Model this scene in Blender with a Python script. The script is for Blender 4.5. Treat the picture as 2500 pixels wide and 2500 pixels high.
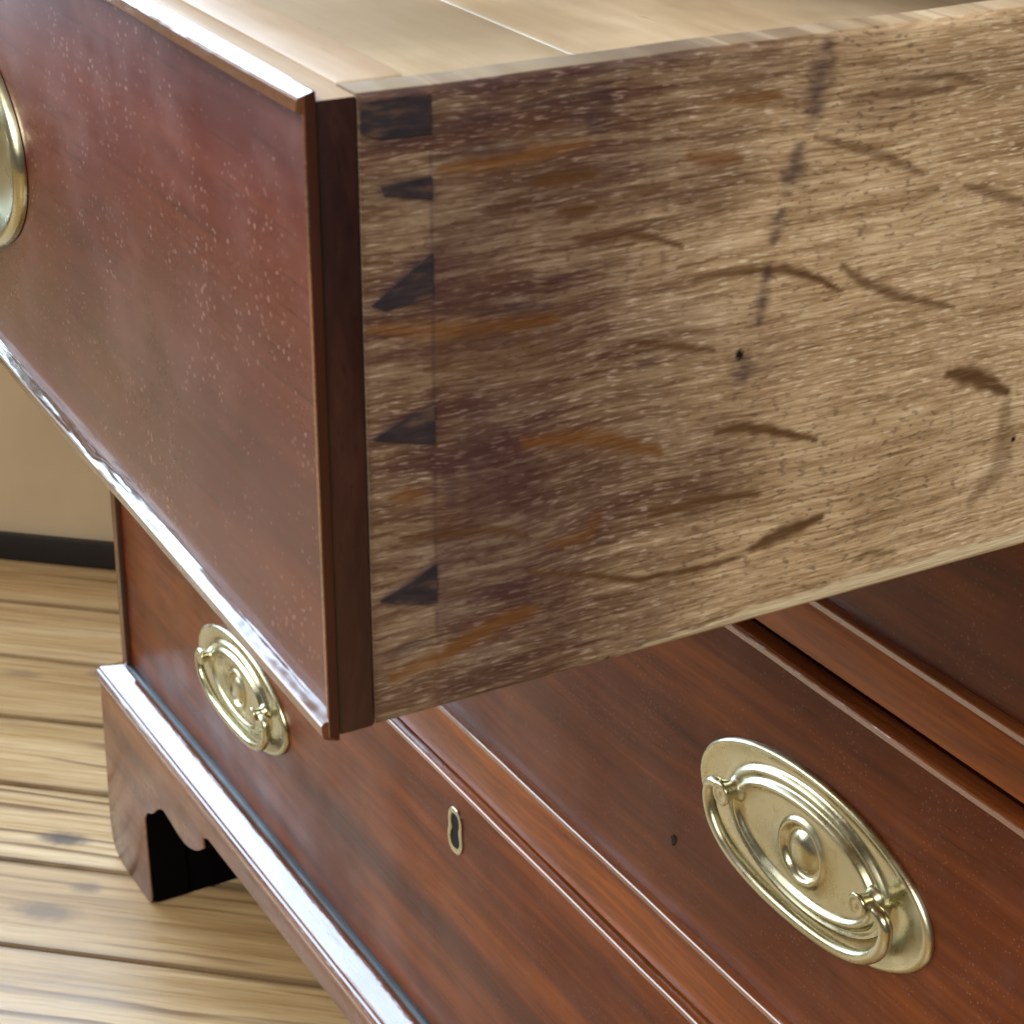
import bpy, bmesh, math, random
import numpy as np
from mathutils import Matrix, Vector
random.seed(7)
rng = np.random.default_rng(5)
for o in list(bpy.data.objects): bpy.data.objects.remove(o)
SC = bpy.context.scene
COL = SC.collection

# ------------------------------------------------------------------ camera
cam = bpy.data.cameras.new('camera'); camo = bpy.data.objects.new('camera', cam); COL.objects.link(camo)
R = Vector((0.498415, 0.866837, 0.013303)); U = Vector((-0.367256, 0.197215, 0.908972)); F = Vector((-0.785306, 0.457931, -0.416646))
CAM = Vector((1.05676, -0.34482, 0.74648))
camo.matrix_world = Matrix(((R.x, U.x, -F.x, CAM.x), (R.y, U.y, -F.y, CAM.y), (R.z, U.z, -F.z, CAM.z), (0, 0, 0, 1)))
cam.sensor_width = 36; cam.lens = 72.023; cam.clip_start = .01; cam.clip_end = 50
cam.dof.use_dof = True; cam.dof.focus_distance = .46; cam.dof.aperture_fstop = 85
SC.camera = camo

# ------------------------------------------------------------------ light
w = bpy.data.worlds.new('World'); SC.world = w; w.use_nodes = True
bg = w.node_tree.nodes['Background']; bg.inputs[0].default_value = (.93, .90, .86, 1); bg.inputs[1].default_value = .11
WT = Vector((.649, .760, 0)); WN = Vector((.760, -.649, 0)); WP = Vector((-.467, .0558, 0))   # the room wall behind
def area(name, loc, target, sx, sy, power, col):
    l = bpy.data.lights.new(name, 'AREA'); l.shape = 'RECTANGLE'; l.size = sx; l.size_y = sy; l.energy = power; l.color = col
    o = bpy.data.objects.new(name, l); COL.objects.link(o); o.location = loc
    o.rotation_euler = (Vector(target) - Vector(loc)).to_track_quat('-Z', 'Y').to_euler(); return o
p = WP + WT * (-.50) + WN * .05 + Vector((0, 0, 1.12))
area('window_light', p, p + WN, 1.35, 1.5, 60, (.56, .77, 1.0))
area('front_window_light', (-1.55, -1.95, 1.55), (.5, 0, .4), 1.3, 1.5, 40, (.90, .94, 1.0))
area('room_light', (1.9, -1.6, 2.15), (.7, -.1, .55), 1.4, 1.1, 94, (1.0, .95, .89))
SC.view_settings.view_transform = 'Standard'; SC.view_settings.look = 'None'; SC.view_settings.gamma = 1
SC.view_settings.exposure = 0.0
SC.render.engine = 'CYCLES'
SC.cycles.max_bounces = 6; SC.cycles.diffuse_bounces = 3; SC.cycles.glossy_bounces = 3; SC.cycles.use_adaptive_sampling = True; SC.cycles.adaptive_threshold = .02; SC.cycles.caustics_reflective = False; SC.cycles.caustics_refractive = False

# ------------------------------------------------------------------ node helper
class N:
    def __init__(s, name):
        s.m = bpy.data.materials.new(name); s.m.use_nodes = True; s.t = s.m.node_tree
        s.b = s.t.nodes['Principled BSDF']
    def n(s, typ, ins=None, **kw):
        nd = s.t.nodes.new(typ)
        for k, v in kw.items(): setattr(nd, k, v)
        for k, v in (ins or {}).items(): s.set(nd.inputs[k], v)
        return nd
    def set(s, inp, v):
        if hasattr(v, 'is_linked') or isinstance(v, bpy.types.NodeSocket): s.t.links.new(v, inp)
        else:
            if isinstance(v, (tuple, list)) and len(v) == 3 and inp.type == 'RGBA': v = (*v, 1)
            inp.default_value = v
    def math(s, op, a, b=0., c=None, clamp=False):
        nd = s.n('ShaderNodeMath', {0: a, 1: b}, operation=op, use_clamp=clamp)
        if c is not None: s.set(nd.inputs[2], c)
        return nd.outputs[0]
    def vm(s, op, a, b): return s.n('ShaderNodeVectorMath', {0: a, 1: b}, operation=op).outputs[0]
    def coord(s, rnd=0.0):
        c = s.n('ShaderNodeTexCoord').outputs['Object']
        if rnd:
            oi = s.n('ShaderNodeObjectInfo')
            c = s.vm('ADD', c, s.vm('MULTIPLY', oi.outputs['Location'], (rnd, rnd, rnd)))
        return c
    def noise(s, vec, scale, detail=4., rough=.55, dist=0., d=None):
        if isinstance(scale, (tuple, list)): vec = s.vm('MULTIPLY', vec, scale); scale = 1.
        return s.n('ShaderNodeTexNoise', {'Vector': vec, 'Scale': scale, 'Detail': detail, 'Roughness': rough, 'Distortion': dist}).outputs['Fac']
    def ramp(s, fac, stops, interp='LINEAR'):
        r = s.n('ShaderNodeValToRGB', {'Fac': fac}); e = r.color_ramp.elements; r.color_ramp.interpolation = interp
        while len(e) > 1: e.remove(e[-1])
        for i, (p, c) in enumerate(stops):
            if not isinstance(c, (tuple, list)): c = (c, c, c)
            el = e[0] if i == 0 else e.new(p)
            el.position = p; el.color = (*c, 1)
        return r.outputs['Color']
    def map(s, v, a, b, c=0., d=1., smooth=True):
        return s.n('ShaderNodeMapRange', {0: v, 1: a, 2: b, 3: c, 4: d}, interpolation_type='SMOOTHSTEP' if smooth else 'LINEAR').outputs[0]
    def mix(s, f, a, b, mode='MIX'):
        nd = s.n('ShaderNodeMix', data_type='RGBA', blend_type=mode)
        s.set(nd.inputs[0], f); s.set(nd.inputs[6], a); s.set(nd.inputs[7], b); return nd.outputs[2]
    def attr(s, name): return s.n('ShaderNodeAttribute', attribute_name=name).outputs['Fac']
    def bump(s, h, strength, dist): 
        return s.n('ShaderNodeBump', {'Height': h, 'Strength': strength, 'Distance': dist}).outputs[0]
    def out(s, **kw):
        for k, v in kw.items(): s.set(s.b.inputs[k.replace('_', ' ')], v)
        return s.m

def mahogany(name, dark, mid, light, speck=.0, rough=(.16, .34), gax=(2.2, 34, 34), coat=.35, window_haze=0., cior=1.5, dent=0., spec=.4):
    n = N(name); c = n.coord(3.1)
    wob = n.noise(c, (1.5, 6, 6), 3)
    cw = n.vm('ADD', c, n.vm('MULTIPLY', n.n('ShaderNodeCombineXYZ', {0: wob, 1: wob, 2: wob}).outputs[0], (.0, .05, .05)))
    g1 = n.noise(cw, gax, 4, .6)
    g2 = n.noise(cw, tuple(x * 7 for x in gax), 2, .6)
    g3 = n.noise(c, 6., 3)
    f = n.math('ADD', n.math('MULTIPLY', g1, .62), n.math('ADD', n.math('MULTIPLY', g2, .2), n.math('MULTIPLY', g3, .25)))
    col = n.ramp(f, [(.36, dark), (.52, mid), (.70, light)])
    pore = n.map(n.noise(cw, tuple(x * y for x, y in zip(gax, (9, 26, 26))), 2, .5), .60, .72)
    col = n.mix(n.math('MULTIPLY', pore, .38), col, tuple(x * .35 for x in dark))
    r = n.math('ADD', n.math('MULTIPLY', n.map(n.noise(c, 22., 2), .3, .7), rough[1] - rough[0]), rough[0])
    if speck:
        wv_ = n.n('ShaderNodeTexNoise', {'Vector': c, 'Scale': 420., 'Detail': 1.}).outputs['Color']
        cv = n.vm('ADD', c, n.vm('MULTIPLY', wv_, (.0012, .0012, .0012)))
        pv = n.n('ShaderNodeTexVoronoi', {'Vector': cv, 'Scale': 400.})
        patch = n.noise(c, 42., 3)
        size = n.map(patch, .25, .72, .07, .24)
        s1 = n.map(n.math('SUBTRACT', n.math('MULTIPLY', size, n.map(pv.outputs['Color'], .42, 1., .0, 1.35)), pv.outputs['Distance']), -.02, .05)
        pv2 = n.n('ShaderNodeTexVoronoi', {'Vector': n.vm('ADD', cv, (.3, .7, .1)), 'Scale': 640.})
        s2 = n.math('MULTIPLY', n.map(n.math('SUBTRACT', n.map(patch, .22, .70, .08, .30), pv2.outputs['Distance']), -.03, .09), n.map(n.noise(c, 210., 2), .35, .65, .05, .5))
        sp = n.math('MULTIPLY', n.math('MAXIMUM', n.math('MULTIPLY', s1, .75), s2), speck)
        col = n.mix(sp, col, (.52, .35, .31))
        sm = n.math('MULTIPLY', n.map(n.noise(c, (26, 26, 34), 5, .65), .46, .74), .34 * speck)
        col = n.mix(sm, col, (.30, .17, .155))
        r = n.math('ADD', r, n.math('MULTIPLY', n.math('MAXIMUM', sp, sm), .4))
    if window_haze: col = n.mix(n.map(n.noise(c, 14., 4), .35, .7, 0., window_haze), col, (.13, .056, .056))  # violet haze of reflected window light, painted into the base colour
    h = n.noise(c, tuple(x * 9 for x in gax), 1)
    nb = n.bump(h, .12, .0006)
    if dent: nb = n.n('ShaderNodeBump', {'Height': n.noise(c, (45, 120, 120), 3), 'Strength': dent, 'Distance': .0012, 'Normal': nb}).outputs[0]
    return n.out(Base_Color=col, Roughness=r, Specular_IOR_Level=spec, Coat_Weight=coat, Coat_Roughness=.12, Coat_IOR=cior, Normal=nb, Coat_Normal=nb)

MAH = mahogany('mahogany_face', (.034, .007, .003), (.098, .021, .005), (.225, .057, .0095), speck=.28, rough=(.28, .44), coat=.06, spec=.24)
MAHF = mahogany('mahogany_dusty_face', (.036, .0075, .0065), (.078, .0175, .0125), (.145, .037, .0185), speck=.72, rough=(.24, .42), coat=.25, window_haze=.3)
MAHR = mahogany('mahogany_rail', (.045, .008, .0016), (.185, .042, .0052), (.39, .106, .013), gax=(4, 80, 80), coat=.15, spec=.28)
MAHD = mahogany('mahogany_dark_edge', (.005, .0010, .0010), (.016, .0032, .0026), (.045, .015, .011), gax=(60, 60, 16), rough=(.3, .5), coat=.1)
MAHB = mahogany('mahogany_bead', (.05, .012, .004), (.14, .038, .010), (.27, .085, .025), gax=(4, 90, 90), rough=(.12, .22), coat=1., cior=1.9, dent=.25)
MAHT = mahogany('mahogany_lip_bead', (.03, .008, .003), (.085, .021, .006), (.17, .048, .015), gax=(4, 90, 90), rough=(.12, .22), coat=1., cior=1.9, dent=.3)
MAHM = mahogany('mahogany_moulding', (.05, .012, .005), (.13, .036, .012), (.22, .075, .025), gax=(4, 90, 90), rough=(.16, .30), coat=1., cior=1.75, dent=.22)
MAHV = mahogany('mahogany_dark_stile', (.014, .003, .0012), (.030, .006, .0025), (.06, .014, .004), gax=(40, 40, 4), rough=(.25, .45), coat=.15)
MAHG = mahogany('mahogany_shadow_gap_bead', (.002, .0016, .002), (.005, .0035, .0045), (.012, .007, .008), gax=(4, 90, 90), rough=(.3, .5), coat=.1)  # near-black bead colour paints the shadow gap above the base moulding
MAHS = mahogany('mahogany_side', (.04, .011, .006), (.10, .03, .012), (.18, .06, .022), gax=(34, 2.2, 34))
MAHP = mahogany('mahogany_plinth', (.055, .016, .006), (.135, .045, .015), (.24, .09, .030), gax=(3, 40, 40), rough=(.22, .40), coat=.25)
PIN = N('dovetail_pin_endgrain'); c = PIN.coord()
PIN.out(Base_Color=PIN.ramp(PIN.noise(c, (1, 180, 700), 4), [(.32, (.007, .005, .009)), (.52, (.020, .013, .018)), (.70, (.075, .042, .028))]), Roughness=.6); PIN = PIN.m

def brass():
    n = N('aged_brass'); c = n.coord(2.)
    a = n.noise(c, 90., 5); b = n.noise(c, 24., 3)
    col = n.ramp(n.math('ADD', n.math('MULTIPLY', a, .4), n.math('MULTIPLY', b, .6)), [(.3, (.40, .365, .215)), (.52, (.55, .525, .355)), (.75, (.68, .665, .51))])
    gr = n.map(n.noise(c, 160., 4, .65), .56, .74, 0., .45)
    col = n.mix(gr, col, (.24, .20, .095))
    return n.out(Base_Color=col, Metallic=1., Roughness=n.map(a, .3, .75, .20, .40), Normal=n.bump(n.noise(c, 700., 3), .08, .0004))
BRASS = brass()

def oak_side():
    n = N('oak_drawer_side'); c = n.coord()
    dark = n.attr('dark'); fl = n.attr('fleck'); org = n.attr('orange'); ink = n.attr('ink'); hole = n.attr('hole'); pale = n.attr('pale')
    wob = n.noise(c, (1, 22, 30), 3)
    cw = n.vm('ADD', c, n.vm('MULTIPLY', n.n('ShaderNodeCombineXYZ', {2: wob}).outputs[0], (0, 0, .0055)))
    g1 = n.noise(cw, (1, 30, 430), 4, .66); g2 = n.noise(cw, (1, 110, 1700), 3, .6)
    g3 = n.noise(c, (1, 30, 60), 4)
    f = n.math('ADD', n.math('MULTIPLY', g1, .46), n.math('ADD', n.math('MULTIPLY', g2, .36), n.math('MULTIPLY', g3, .20)))
    col = n.ramp(f, [(.37, (.165, .098, .048)), (.46, (.295, .194, .103)), (.54, (.425, .302, .176)), (.66, (.60, .47, .31))])
    # open pores: short dark dashes and pale filled dashes along the grain
    p1 = n.map(n.noise(cw, (1, 520, 1350), 2, .5), .57, .645); p2 = n.map(n.noise(n.vm('ADD', cw, (0, 3.3, 1.7)), (1, 330, 3300), 2, .5), .55, .68)
    dens = n.map(n.noise(c, (1, 22, 30), 3), .36, .64)
    col = n.mix(n.math('MULTIPLY', p1, n.math('ADD', .10, n.math('MULTIPLY', dens, .48))), col, (.085, .052, .032))
    # staining soaks along the grain near the joint
    dn = n.math('MULTIPLY', dark, n.map(n.math('ADD', n.math('MULTIPLY', g1, .6), n.math('MULTIPLY', g2, .4)), .34, .60, 1.3, .90), clamp=True)
    tint = n.mix(n.map(n.noise(c, (1, 40, 70), 3), .35, .65), (.038, .010, .014), (.055, .022, .013))
    col = n.mix(dn, col, n.mix(n.map(n.noise(c, (1, 55, 120), 4, .6), .34, .66, .80, .94), col, tint))
    col = n.mix(n.math('MULTIPLY', p2, n.math('MULTIPLY', n.math('SUBTRACT', 1.40, dens), .66)), col, n.mix(dn, (.72, .60, .44), (.27, .185, .15)))
    brk = n.map(n.math('ADD', n.math('MULTIPLY', g1, .6), n.math('MULTIPLY', g2, .4)), .34, .52, .62, 1.)
    col = n.mix(n.math('MULTIPLY', org, n.math('MULTIPLY', brk, .80)), col, (.125, .045, .006))
    col = n.mix(n.math('MULTIPLY', fl, n.math('MULTIPLY', brk, .96)), col, (.078, .034, .011))
    col = n.mix(n.math('MULTIPLY', ink, n.math('MULTIPLY', n.map(n.noise(c, (1, 160, 420), 3), .30, .62, .30, 1.), .78)), col, (.040, .022, .028))
    col = n.mix(n.math('MULTIPLY', pale, n.map(g1, .3, .6, .65, .9)), col, (.54, .46, .31))
    col = n.mix(hole, col, (.002, .001, .001))
    h = n.noise(c, (1, 90, 1500), 2)
    return n.out(Base_Color=col, Roughness=n.map(g2, .3, .7, .32, .52), Normal=n.bump(h, .55, .0005), Specular_IOR_Level=.38)
OAK = oak_side()

def pale_wood(name, a, b, gax, pit=.35, rough=.55):
    n = N(name); c = n.coord(1.7)
    g1 = n.noise(c, gax, 5, .6, .4); g2 = n.noise(c, tuple(x * 6 for x in gax), 3); g3 = n.noise(c, 26., 4)
    col = n.ramp(n.math('ADD', n.math('MULTIPLY', g1, .6), n.math('ADD', n.math('MULTIPLY', g2, .18), n.math('MULTIPLY', g3, .2))), [(.36, a), (.62, b)])
    col = n.mix(n.map(n.noise(c, 7., 4, .6), .42, .66, 0., .5), col, tuple(x * .55 for x in a))
    k = n.map(n.noise(c, tuple(x * y for x, y in zip(gax, (12, 5, 5))), 2), .70, .76)
    col = n.mix(n.math('MULTIPLY', k, pit), col, (.16, .11, .06))
    return n.out(Base_Color=col, Roughness=rough, Normal=n.bump(g2, .15, .0005))
PINEB = pale_wood('pine_drawer_bottom', (.54, .40, .235), (.76, .62, .42), (3, 30, 30), pit=.6, rough=.45)
PINEF = pale_wood('pine_front_core', (.38, .26, .15), (.62, .52, .41), (5, 45, 45), pit=.3, rough=.40)
PINES = pale_wood('oak_inner', (.36, .26, .15), (.52, .40, .25), (30, 3, 30))
FILL = pale_wood('pale_joint_filler', (.70, .66, .56), (.82, .78, .68), (30, 30, 30), .2)
RUN = pale_wood('worn_runner_oak', (.27, .215, .135), (.46, .40, .275), (30, 4, 120), .5)

def floor_pine():
    n = N('pine_floorboard'); t = n.n('ShaderNodeTexCoord').outputs['Object']; oi = n.n('ShaderNodeObjectInfo'); rn = oi.outputs['Random']
    off = n.n('ShaderNodeCombineXYZ', {0: n.math('MULTIPLY', rn, 17.), 1: n.math('MULTIPLY', n.math('SUBTRACT', rn, .5), .05), 2: n.math('MULTIPLY', rn, 9.)}).outputs[0]
    c = n.vm('ADD', t, off)
    d = n.noise(c, (1.5, 12, 1), 2); d2 = n.noise(c, (7, 70, 1), 3)
    v = n.vm('MULTIPLY', c, (.20, 1., 0))
    cx = n.n('ShaderNodeCombineXYZ', {1: n.math('ADD', n.math('MULTIPLY', d, .075), n.math('MULTIPLY', d2, .006))}).outputs[0]
    wv = n.n('ShaderNodeTexWave', {'Vector': n.vm('ADD', v, cx), 'Scale': 17., 'Distortion': .8, 'Detail': 2., 'Detail Scale': 2.}, wave_type='BANDS', bands_direction='Y', wave_profile='SAW').outputs['Fac']
    wv = n.math('MULTIPLY', wv, n.map(n.noise(c, (2.5, 26, 1), 3), .32, .62, .35, 1.1))
    fine = n.noise(c, (9, 330, 1), 3, .65)
    tone = n.math('ADD', n.math('MULTIPLY', n.noise(c, (1.6, 20, 1), 4, .6), .62), n.math('MULTIPLY', fine, .38))
    col = n.ramp(tone, [(.34, (.19, .108, .042)), (.44, (.34, .215, .092)), (.54, (.46, .315, .155)), (.66, (.58, .44, .255))])
    ln = n.math('MULTIPLY', n.map(wv, .70, .97), n.map(n.noise(c, (3, 34, 1), 3), .36, .58, .12, 1.))
    col = n.mix(ln, col, (.15, .080, .028))
    col = n.mix(n.map(n.noise(c, (22, 1100, 1), 2, .6), .50, .68, 0., .5), col, (.20, .115, .045))
    sepo = n.n('ShaderNodeSeparateXYZ', {0: t}); ey = n.math('ABSOLUTE', sepo.outputs[1])
    col = n.mix(n.math('MULTIPLY', n.map(ey, .0350, .0402), n.map(n.noise(c, (8, 40, 1), 3), .3, .65, .25, .9)), col, (.085, .05, .026))
    dirt = n.map(n.noise(c, (14, 60, 1), 4), .60, .74, 0., .42)
    col = n.mix(dirt, col, (.19, .135, .095))
    # knots, at their places on the floor
    P = n.n('ShaderNodeNewGeometry').outputs['Position']; kn = None
    for (x, y, rl, rw, s) in ((-.040, -.034, .019, .0085, .92), (.018, -.039, .011, .0065, .8), (.030, -.069, .024, .010, .85), (-.235, .058, .012, .006, .55), (-.262, .01, .016, .007, .55)):
        q = n.vm('SUBTRACT', P, (x, y, 0)); sep = n.n('ShaderNodeSeparateXYZ', {0: q})
        X, Y = sep.outputs[0], sep.outputs[1]
        u = n.math('DIVIDE', n.math('ADD', n.math('MULTIPLY', X, .649), n.math('MULTIPLY', Y, .760)), rl)
        vv = n.math('DIVIDE', n.math('ADD', n.math('MULTIPLY', X, -.760), n.math('MULTIPLY', Y, .649)), rw)
        dd = n.math('ADD', n.math('POWER', n.math('ADD', n.math('MULTIPLY', u, u), n.math('MULTIPLY', vv, vv)), .5), n.math('MULTIPLY', n.math('SUBTRACT', n.noise(P, 150., 3), .5), .7))
        m = n.math('MULTIPLY', n.map(dd, .25, 1.25, 1., 0.), s)
        kn = m if kn is None else n.math('MAXIMUM', kn, m)
    col = n.mix(kn, col, (.075, .055, .045))
    col = n.mix(n.math('MULTIPLY', n.math('SUBTRACT', rn, .25), .55, clamp=True), col, (.33, .21, .095))
    return n.out(Base_Color=col, Roughness=n.map(fine, .3, .7, .26, .46), Normal=n.bump(fine, .15, .0008))
FLOOR = floor_pine()

def plain(name, col, rough=.5, metallic=0., var=.12, sc=8.):
    n = N(name); c = n.coord()
    return n.out(Base_Color=n.mix(n.map(n.noise(c, sc, 5), .3, .7), col, tuple(x * (1 - var) for x in col)), Roughness=rough, Metallic=metallic, Normal=n.bump(n.noise(c, sc * 30, 3), .1, .0006))
WALL = plain('cream_wall_paint', (.47, .365, .235), .65, var=.2, sc=5.)
FSHADE = plain('foot_opening_shade', (.0015, .001, .001), 1.); FSHADE.node_tree.nodes['Principled BSDF'].inputs['Specular IOR Level'].default_value = .05  # near-black colour paints the shade inside the foot cut-outs
BLACK = plain('black_skirting_paint', (.006, .006, .008), .35)
VOID = plain('keyhole_shadow', (.003, .002, .002), .9)
SUB = plain('subfloor', (.02, .012, .007), .9)
CARC = pale_wood('carcass_inner_oak', (.10, .05, .025), (.20, .11, .055), (4, 30, 30))

# ------------------------------------------------------------------ mesh helpers
def link(name, me, parent=None, loc=(0, 0, 0)):
    o = bpy.data.objects.new(name, me); COL.objects.link(o); o.location = loc
    if parent: o.parent = parent
    return o
def mesh(name, V, Fs, mats, parent=None, smooth=True, loc=(0, 0, 0), auto=35, fm=None):
    me = bpy.data.meshes.new(name); me.from_pydata([tuple(map(float, v)) for v in V], [], Fs)
    for m in (mats if isinstance(mats, (list, tuple)) else [mats]): me.materials.append(m)
    bm = bmesh.new(); bm.from_mesh(me); bmesh.ops.recalc_face_normals(bm, faces=bm.faces); bm.to_mesh(me); bm.free()
    if smooth:
        me.shade_smooth(); me.set_sharp_from_angle(angle=math.radians(auto))
    return link(name, me, parent, loc)
def box(name, x0, x1, y0, y1, z0, z1, mat, parent=None, bev=.0008, seg=2, topmat=None):
    bm = bmesh.new(); bmesh.ops.create_cube(bm, size=1)
    for v in bm.verts: v.co = Vector(((x0 + x1) / 2 + v.co.x * (x1 - x0), (y0 + y1) / 2 + v.co.y * (y1 - y0), (z0 + z1) / 2 + v.co.z * (z1 - z0)))
    if bev: bmesh.ops.bevel(bm, geom=list(bm.edges), offset=bev, segments=seg, profile=.6, affect='EDGES', clamp_overlap=True)
    me = bpy.data.meshes.new(name); 
    bm.normal_update()
    if topmat:
        for f in bm.faces: f.material_index = 1 if f.normal.z > .9 else 0
    bm.to_mesh(me); bm.free(); me.materials.append(mat)
    if topmat: me.materials.append(topmat)
    me.shade_smooth(); me.set_sharp_from_angle(angle=math.radians(50))
    return link(name, me, parent)
def sweep(name, prof, rings, mat, parent=None, closed=True, cap=True, auto=40):
    """rings: list of functions mapping a profile point to a 3D point"""
    n = len(prof); V = [r(p) for r in rings for p in prof]; Fs = []
    for i in range(len(rings) - 1):
        for j in range(n if closed else n - 1):
            k = (j + 1) % n; Fs.append((i * n + j, i * n + k, (i + 1) * n + k, (i + 1) * n + j))
    if cap: Fs += [tuple(range(n)), tuple(range((len(rings) - 1) * n, len(rings) * n))]
    return mesh(name, V, Fs, mat, parent, auto=auto)
def prism(name, poly, axis, a, b, mat, parent=None, bev=.0006, topmat=None):
    """poly in (u, z); axis 'y' extrudes an XZ outline, axis 'x' a YZ outline"""
    n = len(poly)
    f = (lambda u, z, d: (u, d, z)) if axis == 'y' else (lambda u, z, d: (d, u, z))
    V = [f(u, z, a) for u, z in poly] + [f(u, z, b) for u, z in poly]
    Fs = [tuple(range(n)), tuple(range(n, 2 * n))] + [(i, (i + 1) % n, n + (i + 1) % n, n + i) for i in range(n)]
    bm = bmesh.new(); vs = [bm.verts.new(v) for v in V]
    for q in Fs: bm.faces.new([vs[i] for i in q])
    bmesh.ops.recalc_face_normals(bm, faces=bm.faces)
    if bev:
        ed = [e for e in bm.edges if len(e.link_faces) == 2 and e.calc_face_angle(0) > .6]
        bmesh.ops.bevel(bm, geom=ed, offset=bev, segments=2, profile=.6, affect='EDGES', clamp_overlap=True)
    big = [q for q in bm.faces if len(q.verts) > 4]; bmesh.ops.triangulate(bm, faces=big)
    me = bpy.data.meshes.new(name); bm.to_mesh(me); bm.free(); me.materials.append(mat)
    me.shade_smooth(); me.set_sharp_from_angle(angle=math.radians(35))
    return link(name, me, parent)
def empty(name, loc, label, cat, group=None):
    o = bpy.data.objects.new(name, None); COL.objects.link(o); o.location = loc; o.empty_display_size = .05
    o['label'] = label; o['category'] = cat
    if group: o['group'] = group
    return o
def copy_tree(o, parent):
    c = o.copy(); COL.objects.link(c); c.parent = parent
    for ch in list(o.children): copy_tree(ch, c)
    return c

# ------------------------------------------------------------------ the setting: floor and wall
ZF = .006
fl = mesh('floor', [(WP + WT * s + WN * d).to_tuple()[:2] + (ZF - .016,) for s, d in ((-2, -.1), (2.4, -.1), (2.4, 2.6), (-2, 2.6))], [(0, 1, 2, 3)], SUB, smooth=False)
fl['kind'] = 'structure'; fl['label'] = 'worn pine floorboards under the chest of drawers'
ang = math.atan2(WT.y, WT.x); pitch = .0835
def plank_mesh():
    bm = bmesh.new(); bmesh.ops.create_cube(bm, size=1)
    for v in bm.verts: v.co = Vector((v.co.x * 4.6, v.co.y * (pitch - .0032), v.co.z * .014))
    bmesh.ops.bevel(bm, geom=list(bm.edges), offset=.0009, segments=2, affect='EDGES')
    me = bpy.data.meshes.new('plank'); bm.to_mesh(me); bm.free(); me.materials.append(FLOOR); me.shade_smooth(); me.set_sharp_from_angle(angle=math.radians(40)); return me
pm = plank_mesh()
for k in range(-30, 5):
    off = -.0204 + pitch * (k + .5)          # along the wall's normal, measured as -WN
    o = link('plank', pm, fl); o.location = Vector((0, 0, ZF - .007 - random.random() * .0006)) - WN * off + WT * (.1 + random.uniform(-.2, .2)); o.rotation_euler = (0, 0, ang)
def wallbox(name, s0, s1, d0, d1, z0, z1, mat, parent=None, bev=.001):
    o = box(name, s0, s1, d0, d1, z0, z1, mat, None, bev); o.matrix_world = Matrix.Translation((WP.x, WP.y, 0)) @ Matrix.Rotation(ang, 4, 'Z')
    if parent: o.parent = parent; o.matrix_parent_inverse = parent.matrix_world.inverted()
    return o
wall = wallbox('wall', -2, 2.4, 0, .08, ZF, 2.3, WALL); wall['kind'] = 'structure'; wall['label'] = 'cream painted wall behind the chest'
bpy.context.view_layer.update()
wallbox('skirting_board', -2, 2.4, -.009, -.0005, ZF - .001, ZF + .022, BLACK, wall, .0015)

# ------------------------------------------------------------------ chest carcass
W, SL, D = .8448, .01225, .43
chest = empty('chest_of_drawers', (0, 0, 0), 'mahogany chest of drawers on shaped bracket feet, one drawer pulled out', 'chest')
for x0 in (0, W - SL):
    box('carcass_side', x0, x0 + SL, .0002, D, .128, .735, MAHS, chest, .0012)
box('back_panel', SL, W - SL, D - .012, D - .001, .135, .734, CARC, chest, .0005)
box('bottom_board', SL + .0002, W - SL - .0002, .012, D - .013, .128, .138, CARC, chest, .0005)
tb = box('top_board', -.012, W + .012, -.014, D, .7352, .755, MAHR, chest, .004, 4)
for z0, z1 in ((.2962, .3212), (.4560, .4735), (.5825, .5985)):
    box('drawer_rail', SL + .0002, W - SL - .0002, .0006, .060, z0, z1, MAHR, chest, .0010)
    box('dust_board', SL + .0002, W - SL - .0002, .0604, D - .013, z0 + .004, z1 - .004, CARC, chest, 0)
# base moulding, mitred round three sides
prof = [(-.004, .1436), (-.0003, .1433), (.0004, .1430), (.0098, .1398), (.0108, .1392), (.0112, .1384), (.0112, .1376), (.0122, .1372), (.0130, .1362), (.0133, .1348), (.0130, .1335), (.0120, .1326), (.0112, .1322), (.0120, .1314), (.0124, .1304), (.0120, .1293), (.0108, .1283), (-.004, .1283)]
sweep('base_moulding', prof, [lambda p: (-p[0], D, p[1]), lambda p: (-p[0], -p[0], p[1]), lambda p: (W + p[0], -p[0], p[1]), lambda p: (W + p[0], D, p[1])], MAHM, chest, auto=11)
# shaped plinth with bracket feet
def arc(pts, n=5):
    out = []
    P = [pts[0]] + pts + [pts[-1]]
    for i in range(1, len(P) - 2):
        for t in np.linspace(0, 1, n, endpoint=False):
            a, b, c_, d_ = [np.array(q) for q in P[i - 1:i + 3]]
            out.append(tuple(.5 * ((2 * b) + (-a + c_) * t + (2 * a - 5 * b + 4 * c_ - d_) * t * t + (-a + 3 * b - 3 * c_ + d_) * t ** 3)))
    out.append(pts[-1]); return out
cut = [(.0500, ZF), (.0548, .0075), (.0572, .0105), (.0580, .0150), (.0566, .028), (.0550, .058)] + arc([(.0548, .067), (.0600, .0745), (.0700, .0800), (.0800, .0885), (.0872, .0925)], 4) + arc([(.0890, .0928), (.0988, .0918), (.1131, .0896), (.1251, .0900), (.1400, .0955), (.1530, .1050)], 4) + [(.1515, .1105), (.1592, .1143)]
left = [(-.0110, .1283), (-.0128, .045), (-.0128, .026), (-.0112, .017), (-.0070, .0105), (.0005, .0072), (.008, ZF)] + cut
poly = left + [(W - x, z) for x, z in reversed(left)]
pf = prism('plinth_front', poly, 'y', -.0112, -.0086, MAHP, chest, .0008); pf.data.materials.append(FSHADE)
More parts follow.
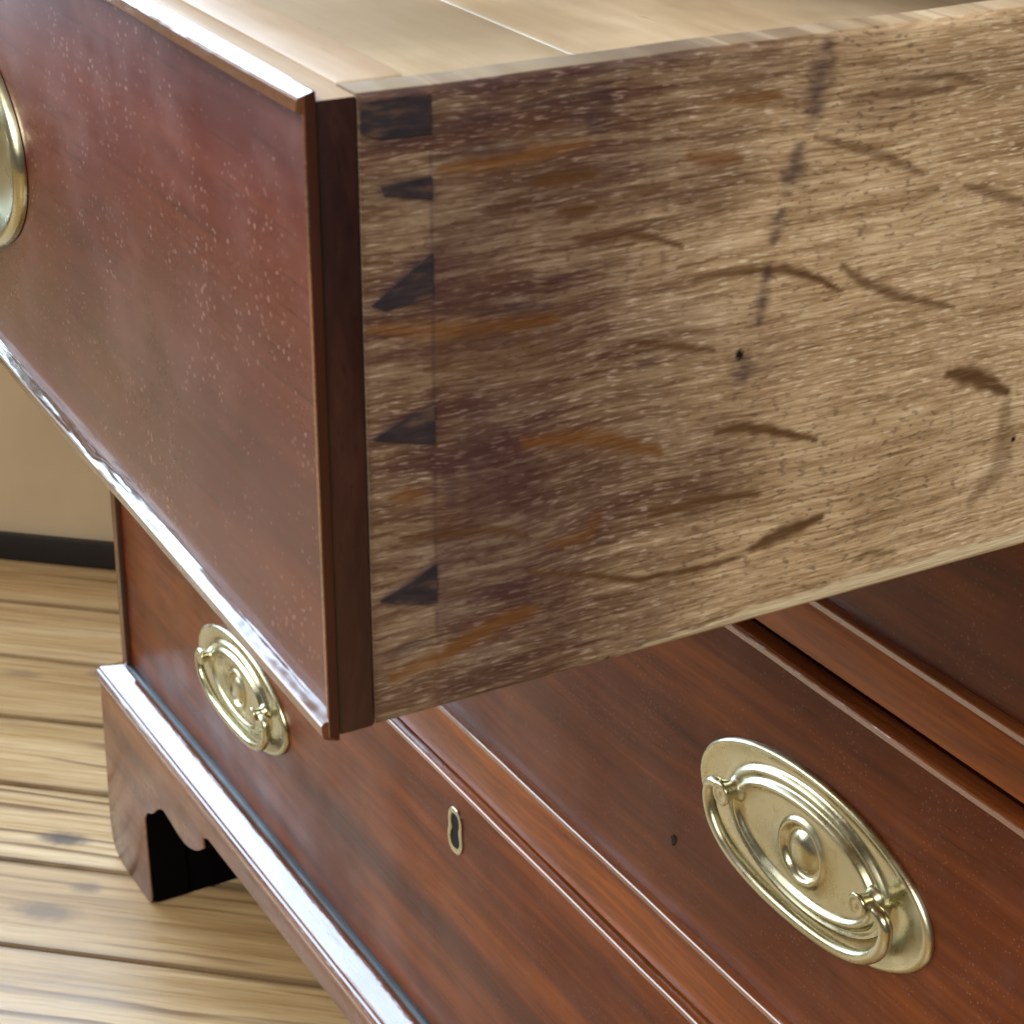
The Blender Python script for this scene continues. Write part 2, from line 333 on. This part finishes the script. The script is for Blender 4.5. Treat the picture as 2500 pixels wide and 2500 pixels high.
for f in pf.data.polygons:
    if f.center.y > -.0106 and f.center.x > .02 and f.center.x < W - .02 and f.center.z < .12: f.material_index = 1  # painted shade on the inner edges of the cut-outs
prism('plinth_shade_backing', [(min(max(x + (.0012 if x < W / 2 else -.0012) * (1 if .05 < x < W - .05 else 0), .0083), W - .0083), z + (.0012 if z > .03 and z < .12 else 0)) for x, z in poly], 'y', -.0085, .012, FSHADE, chest, 0)  # black layer added behind the thin front, painted shade for the opening
for xx in (.0085, W - .0545): box('foot_shade_block', xx, xx + .046, .0122, .060, ZF, .1278, FSHADE, chest, .001)  # black blocks added behind the feet to keep the openings dark
scut = [(-.0110, .1283), (-.0105, ZF), (.05, ZF), (.0500, .06), (.058, .075), (.085, .0925), (.12, .0905), (.15, .106), (.158, .1143), (D - .16, .1143), (D - .06, .06), (D - .055, ZF), (D, ZF), (D, .1283)]
for a, b in ((-.0112, .008), (W - .008, W + .0112)):
    prism('plinth_side', [(max(u, .0083), z) for u, z in scut], 'x', a, b, MAHP, chest, 0)

# ------------------------------------------------------------------ brass handle: plate with two posts and a hanging bail
def make_handle(parent, x, y, z):
    pr = [(57, 26.5, 0), (57, 26.5, .8), (56.6, 26.2, 1.5), (55.8, 25.6, 2.0), (54.8, 24.9, 2.1), (53.4, 24.2, 1.7), (49, 23.3, 1.45), (44, 22.4, 1.4), (41.0, 21.9, 1.6), (40.1, 21.3, 2.2), (39.3, 20.6, 3.0), (38.5, 20, 3.4), (37.7, 19.4, 3.2), (37, 18.8, 2.6), (36.3, 18.2, 2.5), (35.6, 17.6, 3.2), (34.8, 16.9, 4.2), (34, 16.2, 4.7), (33.2, 15.5, 4.5), (32.4, 14.8, 3.7), (31.5, 14, 3.1), (28, 13.6, 3.0), (20, 12.9, 3.0), (12.4, 12.0, 3.1), (11.3, 11.3, 3.5), (10.8, 10.8, 4.1), (10.1, 10.1, 4.4), (9.3, 9.3, 4.1), (8.7, 8.7, 3.1), (8.2, 8.2, 2.5), (7.6, 7.6, 2.3), (7.0, 7.0, 2.6), (6.3, 6.3, 3.2), (5.4, 5.4, 3.8), (4.2, 4.2, 4.35), (2.8, 2.8, 4.75), (1.4, 1.4, 4.95)]
    n = 96; V = []; Fs = []
    for A, B, h in pr:
        for i in range(n):
            t = 2 * math.pi * i / n; V.append((A * math.cos(t) / 1000, -h / 1000, B * math.sin(t) / 1000))
    for k in range(len(pr) - 1):
        for i in range(n):
            j = (i + 1) % n; Fs.append((k * n + i, k * n + j, (k + 1) * n + j, (k + 1) * n + i))
    V.append((0, -.0050, 0)); c0 = len(V) - 1; b = (len(pr) - 1) * n
    Fs += [(b + i, b + (i + 1) % n, c0) for i in range(n)]; Fs.append(tuple(range(n)))
    pl = mesh('handle', V, Fs, BRASS, parent, loc=(x, y, z), auto=60)
    lat = [(0, 2.2), (4.3, 2.2), (4.3, 3.4), (3.7, 4.2), (3.0, 4.9), (2.8, 6.0), (3.0, 7.2), (3.2, 8.2), (3.2, 8.7), (3.6, 9.1), (4.0, 9.4), (4.0, 9.9), (3.6, 10.3), (2.8, 10.4), (2.2, 10.1), (1.3, 10.0), (.7, 10.3), (0, 10.4)]
    m = 28
    for sx in (-1, 1):
        V = []; Fs = []
        for r, h in lat:
            for i in range(m):
                t = 2 * math.pi * i / m; V.append((sx * .034 + r * math.cos(t) / 1000, -h / 1000, .004 + r * math.sin(t) / 1000))
        for k in range(len(lat) - 1):
            for i in range(m):
                j = (i + 1) % m; Fs.append((k * m + i, k * m + j, (k + 1) * m + j, (k + 1) * m + i))
        mesh('post', V, Fs, BRASS, pl, auto=50)
    half = [(36.6, 4.0, 6.8), (39.5, 4.0, 6.8), (42.2, 3.2, 6.8), (43.8, 1.0, 6.8), (44.0, -2.6, 6.8), (42.6, -7.2, 6.8), (39.0, -11.8, 6.7), (33.4, -15.8, 6.5), (25.5, -18.9, 6.2), (13.5, -21.0, 6.0), (0, -21.7, 5.9)]
    path = half + [(-a, b, c_) for a, b, c_ in reversed(half[:-1])]
    sm = arc([tuple(q) for q in path], 5); P = [Vector((a / 1000, -c_ / 1000, b / 1000)) for a, b, c_ in sm]
    V = []; Fs = []; m = 14
    for i, q in enumerate(P):
        t = (P[min(i + 1, len(P) - 1)] - P[max(i - 1, 0)]).normalized(); e1 = Vector((0, 1, 0)); e1 = (e1 - t * e1.dot(t)).normalized(); e2 = t.cross(e1)
        s = abs(i / (len(P) - 1) * 2 - 1); r = .00232 - .00030 * s + (.0005 if s > .955 else 0)
        for k in range(m):
            a = 2 * math.pi * k / m; V.append(q + e1 * (r * math.cos(a)) + e2 * (r * math.sin(a)))
    for i in range(len(P) - 1):
        for k in range(m):
            j = (k + 1) % m; Fs.append((i * m + k, i * m + j, (i + 1) * m + j, (i + 1) * m + k))
    Fs += [tuple(range(m)), tuple(range((len(P) - 1) * m, len(P) * m))]
    mesh('bail', V, Fs, BRASS, pl, auto=60)
    return pl
def escutcheon(parent, x, y, z, s=1.):
    pts = []
    for i in range(48):
        t = 2 * math.pi * i / 48; r = 1 - .16 * math.cos(t) ** 4
        c_, s_ = math.cos(t), math.sin(t); wst = 1 - .14 * math.exp(-((s_ - .05) / .35) ** 2)
        pts.append((math.copysign(abs(c_) ** .75, c_) * .0064 * wst * (1 if s_ > 0 else 1.06), math.copysign(abs(s_) ** .85, s_) * .0110))
    n = len(pts); V = []; Fs = []
    prof = [(1, 0), (1, .0005), (.94, .0008), (.60, .0008), (.50, .0005), (.50, 0.0001)]
    for k, h in prof:
        for a, b in pts:
            d = math.hypot(a, b); kk = 1 - (1 - k) * .0058 / max(d, .004); V.append((a * kk * s, -h, b * kk * s))
    for q in range(len(prof) - 1):
        for i in range(n):
            j = (i + 1) % n; Fs.append((q * n + i, q * n + j, (q + 1) * n + j, (q + 1) * n + i))
    e = mesh('escutcheon', V, Fs, BRASS, parent, loc=(x, y, z))
    V = [(a * .60 * s, h, b * .80 * s) for h in (-.00025, .0002) for a, b in pts]
    mesh('keyhole', V, [tuple(range(n)), tuple(range(n, 2 * n))] + [(i, (i + 1) % n, n + (i + 1) % n, n + i) for i in range(n)], VOID, e)
def beads(parent, x0, x1, z0, z1, y, wd=.0038, pr=.0030, back=.004, mat=None, vw=None, vmat=None, vpr=None, vall=False, bmat=None):
    """cock bead: four mitred strips; y is the drawer face, the bead stands pr proud of it"""
    hw, vw = wd, vw or wd
    def profile(pr): return [(0, back), (0, -pr * .05), (.17, -pr * .86), (.27, -pr * .97), (.70, -pr * .97), (.78, -pr * .86), (1, -pr * .05), (1, back)]
    for (p, q, nx, nz) in (((x0, z1), (x1, z1), 0, -1), ((x0, z0), (x1, z0), 0, 1), ((x0, z0), (x0, z1), 1, 0), ((x1, z0), (x1, z1), -1, 0)):
        a = profile(pr if nz else (vpr or pr)); L = abs(q[0] - p[0]) + abs(q[1] - p[1]); rings = []
        for i in range(41):
            u = i / 40
            def ring(k, u=u, p=p, q=q, nx=nx, nz=nz, L=L):
                sx = 0 if nx else vw; sz = 0 if nz else hw; ins = (vw if nz else hw) * k[0]
                a0, a1 = ins, L - ins; tt = a0 + (a1 - a0) * u
                wv = .00012 * math.sin(tt * 61 + p[1] * 40) + .00008 * math.sin(tt * 173) if k[1] < 0 else 0
                if nz: return (p[0] + tt, y + k[1], p[1] + nz * k[0] * hw + wv * nz)
                return (p[0] + nx * k[0] * vw, y + k[1], p[1] + tt)
            rings.append(ring)
        ob = sweep('cock_bead', a, rings, mat or MAHB, parent, auto=22)
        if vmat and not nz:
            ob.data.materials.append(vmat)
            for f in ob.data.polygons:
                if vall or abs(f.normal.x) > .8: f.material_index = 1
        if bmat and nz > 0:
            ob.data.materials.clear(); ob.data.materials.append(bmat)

XC, HX = W / 2, .2254
LAB = {1: ('drawer', 'deep bottom mahogany drawer, closed, with brass ringed keyhole above the base moulding'),
       2: ('drawer', 'closed mahogany drawer, second from the bottom, with the large brass oval handle in full view'),
       3: ('drawer', 'closed mahogany drawer in deep shadow directly beneath the pulled-out drawer')}
def closed_drawer(k, z0, z1, hz, kz):
    x0, x1 = SL + .0016, W - SL - .0016
    d = empty('drawer', (0, 0, z0), LAB[k][1], 'drawer', 'drawers of the mahogany chest'); h = z1 - z0
    b = .0040
    box('front', x0 + b, x1 - b, .0004, .019, b, h - b, MAH, d, .0003)
    beads(d, x0, x1, 0, h, .0004, b, vmat=MAHV, vall=True, bmat=MAHG if k == 1 else None)
    for xx in (x0 + .002, x1 - .012): box('side', xx, xx + .010, .0195, .40, .002, h - .006, PINES, d, .001)
    box('back', x0 + .0125, x1 - .0125, .388, .398, .002, h - .010, PINES, d, .001)
    box('bottom', x0 + .0125, x1 - .0125, .0195, .387, .004, .010, PINEB, d, 0)
    for s in (-1, 1):
        if k == 1 and s == -1: make_handle(d, XC - HX - .0035, .0002, hz - z0)
        else: make_handle(d, XC + s * HX + .0012, .0002, hz - z0)
    escutcheon(d, XC, .0003, kz - z0)
    return d
d1 = closed_drawer(1, .1482, .2952, .2233, .2690)
d2 = closed_drawer(2, .3222, .4520, .3935, .4370)
d3 = closed_drawer(3, .4742, .5815, .528, .556)
# small dark dent in the face of the second drawer
V = []; 
for i in range(14):
    t = 2 * math.pi * i / 14; V.append((0.5775 + .0013 * math.cos(t) * (1 + .3 * math.sin(3 * t)), .0000, .355 - .3222 + .0021 * math.sin(t)))
V += [(a, .0006, b) for a, _, b in V]
mesh('dent', V, [tuple(range(14)), tuple(range(14, 28))] + [(i, (i + 1) % 14, 14 + (i + 1) % 14, 14 + i) for i in range(14)], VOID, d2)

# ------------------------------------------------------------------ the pulled-out drawer
XR = W - SL
dr = empty('drawer', (0, 0, 0), 'pulled-out drawer showing its dovetailed oak side and pale interior', 'drawer', 'drawers of the mahogany chest')
M = Matrix(((0.9996465, 0.0196922, 0.0178645), (-0.0193337, 0.9996125, -0.0200264), (-0.0182519, 0.0196740, 0.9996398))).to_4x4()
dr.matrix_world = Matrix.Translation((XR, 0, .60014)) @ M
XL = -(W - 2 * SL); H = .0930; YF = -.2395; YP = -.2334; YB = -.2237
# front: a dark lap of mahogany, full width, and a core let in behind the sides
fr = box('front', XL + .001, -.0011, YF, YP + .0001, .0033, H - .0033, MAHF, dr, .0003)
# edge lap visible from the side of the drawer, dark
box('front_lap', XL + .0004, -.0003, YF + .0004, YP - .0001, .0004, H - .0010, MAHD, dr, .0006, topmat=PINEF)
core = box('front_core', XL + .0074, -.0074, YP + .0002, YB, .0004, H - .0010, PINEF, dr, .0004)
beads(dr, XL, 0, 0, H + .0002, YF, .0035, .0022, .0003, mat=MAHT, vw=.0011, vmat=MAHV, vpr=.0013)
pins = [[(-233.2, 91.0), (-223.5, 91.0), (-223.5, 85.9), (-230.5, 86.1), (-233.2, 87.1)], [(-230.6, 80.0), (-223.5, 80.3), (-223.5, 77.3), (-230.3, 78.7)], [(-232.4, 64.2), (-225.4, 68.9), (-223.5, 70.0), (-223.5, 64.0), (-230.5, 63.2)], [(-232.9, 45.2), (-227.2, 47.6), (-223.5, 48.3), (-223.5, 42.7)], [(-232.4, 20.6), (-227.1, 22.5), (-223.5, 24.4), (-223.5, 18.3), (-225.2, 18.2)]]
for q in pins:
    prism('dovetail_pin', [(a / 1000, b / 1000) for a, b in q], 'x', -.0012, .00008, PIN, core, 0)
# oak side, swept profile with wear and stains carried as masks
strokes = [
('f',0.46,1.00,[(-182.2, 59.6), (-174.0, 59.3), (-166.5, 58.4), (-160.7, 56.1), (-155.8, 53.2)]),
('f',0.53,0.70,[(-156.0, 57.3), (-152.3, 54.2), (-144.4, 50.4), (-133.7, 46.8)]),
('f',0.38,0.80,[(-201.9, 68.6), (-193.9, 68.1), (-188.7, 66.5), (-184.5, 64.7)]),
('f',0.38,0.80,[(-192.9, 52.0), (-186.2, 50.0), (-177.9, 48.0)]),
('f',0.53,0.90,[(-177.1, 34.6), (-172.4, 34.7), (-165.5, 32.4), (-158.4, 29.6)]),
('f',0.53,0.90,[(-188.3, 23.5), (-182.2, 23.8), (-176.5, 23.8), (-168.7, 22.7)]),
('f',0.84,1.00,[(-169.1, 13.5), (-163.2, 14.9), (-156.2, 16.0)]),
('o',0.84,0.90,[(-209.5, 40.0), (-200.0, 38.8), (-195.5, 37.4), (-186.8, 33.7)]),
('f',1.07,1.00,[(-133.3, 35.7), (-127.8, 34.2), (-120.7, 30.1)]),
('f',0.38,0.90,[(-208.4, 19.2), (-198.5, 16.3), (-190.2, 13.3), (-177.8, 12.5), (-171.0, 12.6)]),
('f',0.46,0.70,[(-228.6, 29.2), (-219.6, 28.3), (-212.8, 27.1), (-209.3, 25.3)]),
('f',0.61,1.00,[(-208.2, 77.3), (-199.2, 77.2)]),
('f',0.61,0.80,[(-204.5, 72.7), (-199.1, 72.4)]),
('f',0.38,0.60,[(-149.1, 6.3), (-146.0, 7.3), (-140.5, 5.7)]),
('f',0.53,0.60,[(-162.5, 77.4), (-150.8, 73.5), (-142.0, 69.1)]),
('f',0.53,0.60,[(-134.1, 66.3), (-120.9, 61.5)]),
('o',0.69,0.80,[(-232.6, 61.0), (-226.5, 59.7), (-217.0, 58.2), (-204.6, 57.6)]),
('o',0.69,0.80,[(-222.3, 81.0), (-212.2, 81.1), (-200.2, 81.6)]),
('o',0.91,0.80,[(-230.8, 7.7), (-223.1, 9.1), (-212.7, 12.5), (-207.5, 12.8)]),
('o',0.69,0.70,[(-230.1, 36.0), (-225.3, 35.7)]),
('o',0.69,0.70,[(-197.0, 25.9), (-198.7, 22.9), (-204.9, 22.7)]),
('o',0.53,0.80,[(-168.5, 84.2), (-172.1, 84.2), (-178.3, 84.6)]),
('o',0.69,0.80,[(-184.0, 77.6), (-180.0, 76.7), (-175.1, 76.0)]),
('f',0.38,0.60,[(-148.1, 84.0), (-138.4, 83.6), (-132.1, 81.3)]),
('f',0.46,0.50,[(-158.3, 82.2), (-147.9, 82.1), (-138.1, 81.3)]),
('f',1.22,0.45,[(-120.4, 28.2), (-119.9, 16.7), (-125.8, 11.4)]),
('f',0.46,0.60,[(-194.1, 73.4), (-187.3, 73.9)]),
('i',1.07,1.00,[(-161.6, 90.1), (-162.5, 85.7), (-163.0, 80.1)]),
('i',0.99,0.90,[(-165.2, 76.2), (-166.2, 71.7), (-166.8, 70.8)]),
('i',0.69,0.90,[(-167.7, 67.2), (-168.8, 63.0)]),
('i',0.53,0.90,[(-169.4, 59.1), (-170.0, 54.8), (-170.5, 50.8)]),
('i',1.20,0.75,[(-173.1, 45.0), (-172.8, 42.7)]),
('i',1.52,0.75,[(-198.9, 88.2), (-198.6, 83.9)]),
('i',0.46,0.70,[(-209.9, 87.8), (-204.3, 88.2), (-200.3, 88.4)]),
('i',0.53,0.60,[(-222.2, 86.6), (-217.6, 87.0), (-212.2, 87.0)]),
('i',0.53,0.60,[(-222.3, 82.4), (-216.9, 82.7), (-209.8, 82.2)]),
('i',0.69,0.60,[(-222.9, 91.4), (-212.2, 91.5), (-197.2, 91.5), (-180.5, 91.8)]),
('i',0.38,0.60,[(-218.6, 60.9), (-212.1, 60.5), (-205.5, 59.7)]),
('i',0.91,0.40,[(-218.6, 57.8), (-212.1, 55.9)]),
('i',0.69,0.40,[(-190.6, 47.9), (-188.0, 49.1)]),
('i',0.61,0.60,[(-230.7, 11.2), (-224.8, 12.2)]),
('i',0.38,0.50,[(-223.9, 17.1), (-217.1, 17.9), (-209.3, 17.2)]),
('i',0.53,0.50,[(-230.2, 65.1), (-223.3, 64.3)]),
('i',0.76,0.35,[(-219.5, 44.9), (-221.2, 33.2)]),
('i',2.28,0.30,[(-217.0, 45.9), (-217.8, 38.1)]),
('h',0.61,1.00,[(-173.6, 46.5), (-173.5, 46.3)]),
('h',0.38,1.00,[(-194.7, 0.8), (-194.6, 0.7)]),
('h',0.46,0.90,[(-118.0, 21.3), (-117.9, 21.2)]),
]
def oak(name, outer, x0, x1, y0, y1, z0, z1, fine):
    t = x1 - x0; r = .0011; s = 1 if outer > 0 else -1
    ys = np.concatenate([np.arange(y0, fine, .00045), np.arange(fine, y1, .012), [y1]]) if fine else np.linspace(y0, y1, 12)
    dz = .00045 if fine else .006
    zz = np.arange(z0 + .0012, z1 - r, dz)
    prof = [(-.0012 + .0012 * math.sin(a), z0 + .0012 - .0012 * math.cos(a)) for a in np.linspace(0, math.pi / 2, 5)[:-1]] + [(0, z) for z in zz] + [(-r + r * math.cos(a), z1 - r + r * math.sin(a)) for a in np.linspace(0, math.pi / 2, 7)] + [(-t + r - r * math.sin(a), z1 - r + r * math.cos(a)) for a in np.linspace(0, math.pi / 2, 5)] + [(-t, z0)]
    pr = np.array(prof); n = len(pr); m = len(ys)
    V = np.zeros((m, n, 3)); V[:, :, 0] = (x1 if s > 0 else x0) + s * pr[None, :, 0]; V[:, :, 1] = ys[:, None]; V[:, :, 2] = pr[None, :, 1]
    # wear: the long edges wander a little
    Z = V[:, :, 2].copy(); Y = V[:, :, 1]
    V[:, :, 2] += np.where(Z > z1 - .004, (.00005 * np.sin(Y * 95) + .00005 * np.sin(Y * 241 + 1) - .0001), 0)
    V = V.reshape(-1, 3)
    i = np.arange(m - 1)[:, None] * n; j = np.arange(n)[None, :]; k = (j + 1) % n
    Q = np.stack([i + j, i + k, i + n + k, i + n + j], -1).reshape(-1, 4)
    me = bpy.data.meshes.new(name); Fs = Q.tolist() + [list(range(n)), list(range((m - 1) * n, m * n))]
    me.from_pydata(V.tolist(), [], Fs); me.materials.append(OAK)
    bm = bmesh.new(); bm.from_mesh(me); bmesh.ops.recalc_face_normals(bm, faces=bm.faces); bm.to_mesh(me); bm.free()
    me.shade_smooth(); me.set_sharp_from_angle(angle=math.radians(50))
    y, z = V[:, 1] * 1000, V[:, 2] * 1000
    ms = {q: np.zeros(len(V)) for q in ('fleck', 'orange', 'ink', 'hole')}
    key = {'f': 'fleck', 'o': 'orange', 'i': 'ink', 'h': 'hole'}
    if fine:
        wob = .5 * np.sin(y * 1.9 + z * .7) + .5 * np.sin(y * .8 - z * 2.3)
        for kd, wd, am, pts in strokes:
            wd *= {'h': 1.15, 'i': 1.65, 'f': 1.3, 'o': 1.35}[kd]; am = min(1, am * 1.15)
            best = np.full(len(V), 1e9); tt = np.zeros(len(V)); L = len(pts) - 1
            for q in range(L):
                (ay, az), (by, bz) = pts[q], pts[q + 1]; dy, dzz = by - ay, bz - az; l2 = dy * dy + dzz * dzz + 1e-9
                u = np.clip(((y - ay) * dy + (z - az) * dzz) / l2, 0, 1); dd = np.hypot(y - ay - u * dy, z - az - u * dzz)
                nb = dd < best; best = np.where(nb, dd, best); tt = np.where(nb, (q + u) / L, tt)
            ww = wd * (1.0 if kd == 'h' else (.45 + .75 * np.sin(np.pi * np.clip(tt, .04, .96)) ** .7) * (1 + .22 * wob))
            soft = .25 if kd == 'h' else (.6 if kd == 'f' else .95)
            v = np.clip((ww * (1 + soft) - best) / (2 * soft * ww), 0, 1); v = v * v * (3 - 2 * v) * am
            ms[key[kd]] = np.maximum(ms[key[kd]], v)
        sst = lambda a, b, x: (lambda t_: t_ * t_ * (3 - 2 * t_))(np.clip((x - a) / (b - a), 0, 1))
        lump = 7 * np.sin(z * .11 + 1) + 5 * np.sin(z * .27 + y * .05) + 3 * np.sin(y * .31 - z * .13)
        dark = 1.0 * (1 - sst(-212, -152, y + lump * .8)) 
        # a scraped, cleaner band just behind the scribe line and between the tails
        dark *= 1 - .16 * sst(-234, -232.5, y) * (1 - sst(-224.2, -223.4, y)) * (z < 84)
        dark *= 1 - .10 * sst(-223.5, -222.8, y) * (1 - sst(-219.5, -218.4, y + .02 * (z - 40))) * sst(27, 30, z) * (1 - sst(48, 52, z))
        dark = np.maximum(dark, .62 * sst(77, 92, z + .10 * (y + 200)) * (1 - sst(-176, -140, y)))
        dark = np.maximum(dark, .38 * sst(76, 82, z + 2 * np.sin(y * .15)) * (1 - sst(84, 89, z)) * sst(-170, -150, y))
        scr = np.exp(-((y + 223.6) / .22) ** 2) * .75 * (z > 14)
        ms['ink'] = np.maximum(ms['ink'], scr)
        ms['ink'] = np.maximum(ms['ink'], .8 * sst(86, 90, z - .0 * y) * (1 - sst(-224, -223, y)))
        ms['dark'] = np.clip(dark, 0, 1)
        ms['pale'] = (.55 - .3 * sst(-215, -190, y)) * (V[:, 0] < x1 - .0010) * (z > z1 * 1000 - 1.0)
        edge = 3.4 * sst(-221, -150, y) + .25 * np.sin(y * .33) + .15 * np.sin(y * 1.1)
        ms['pale'] = np.maximum(ms['pale'], .98 * sst(-223, -190, y) * (1 - sst(edge - .25, edge + .15, z)) * (V[:, 0] > x1 - .0013))
        ms['ink'] = np.maximum(ms['ink'], .45 * np.exp(-((z - edge - .15) / .16) ** 2) * sst(-200, -170, y))
        for q in pins:
            best = np.full(len(V), 1e9)
            for e in range(len(q)):
                (ay, az), (by, bz) = q[e], q[(e + 1) % len(q)]; dy, dzz = by - ay, bz - az
                u = np.clip(((y - ay) * dy + (z - az) * dzz) / (dy * dy + dzz * dzz), 0, 1); best = np.minimum(best, np.hypot(y - ay - u * dy, z - az - u * dzz))
            ms['ink'] = np.maximum(ms['ink'], .95 * np.exp(-best / .8))
    else: ms['dark'] = np.full(len(V), .25); ms['pale'] = np.zeros(len(V))
    for q, v in ms.items():
        at = me.attributes.new(q, 'FLOAT', 'POINT'); at.data.foreach_set('value', v.astype(np.float32))
    return link(name, me, dr)
sd = oak('side', 1, -.0072, -.0001, YP, .185, .0004, H - .0009, -.095)
oak('side', -1, XL + .0001, XL + .0073, YP, .185, .0004, H - .0009, None)
box('back', XL + .0075, -.0075, .174, .1845, .004, H - .012, PINES, dr, .001)
yj = -.0245
b1 = box('bottom_board', XL + .0074, -.0074, YB + .0002, yj - .0006, .0045, .0095, PINEB, dr, .0004)
b2 = box('bottom_board', XL + .0074, -.0074, yj + .0008, .1738, .0045, .0095, PINEB, dr, .0004)
jf = box('joint_strip', XL + .0076, -.0076, yj - .0005, yj + .0007, .005, .0097, FILL, dr, .0002)
for s in (-1, 1): make_handle(dr, -(W / 2 - SL) + s * HX - (.0055 if s > 0 else 0), YF - .0002, .048)
escutcheon(dr, -(W / 2 - SL), YF - .0001, .070)
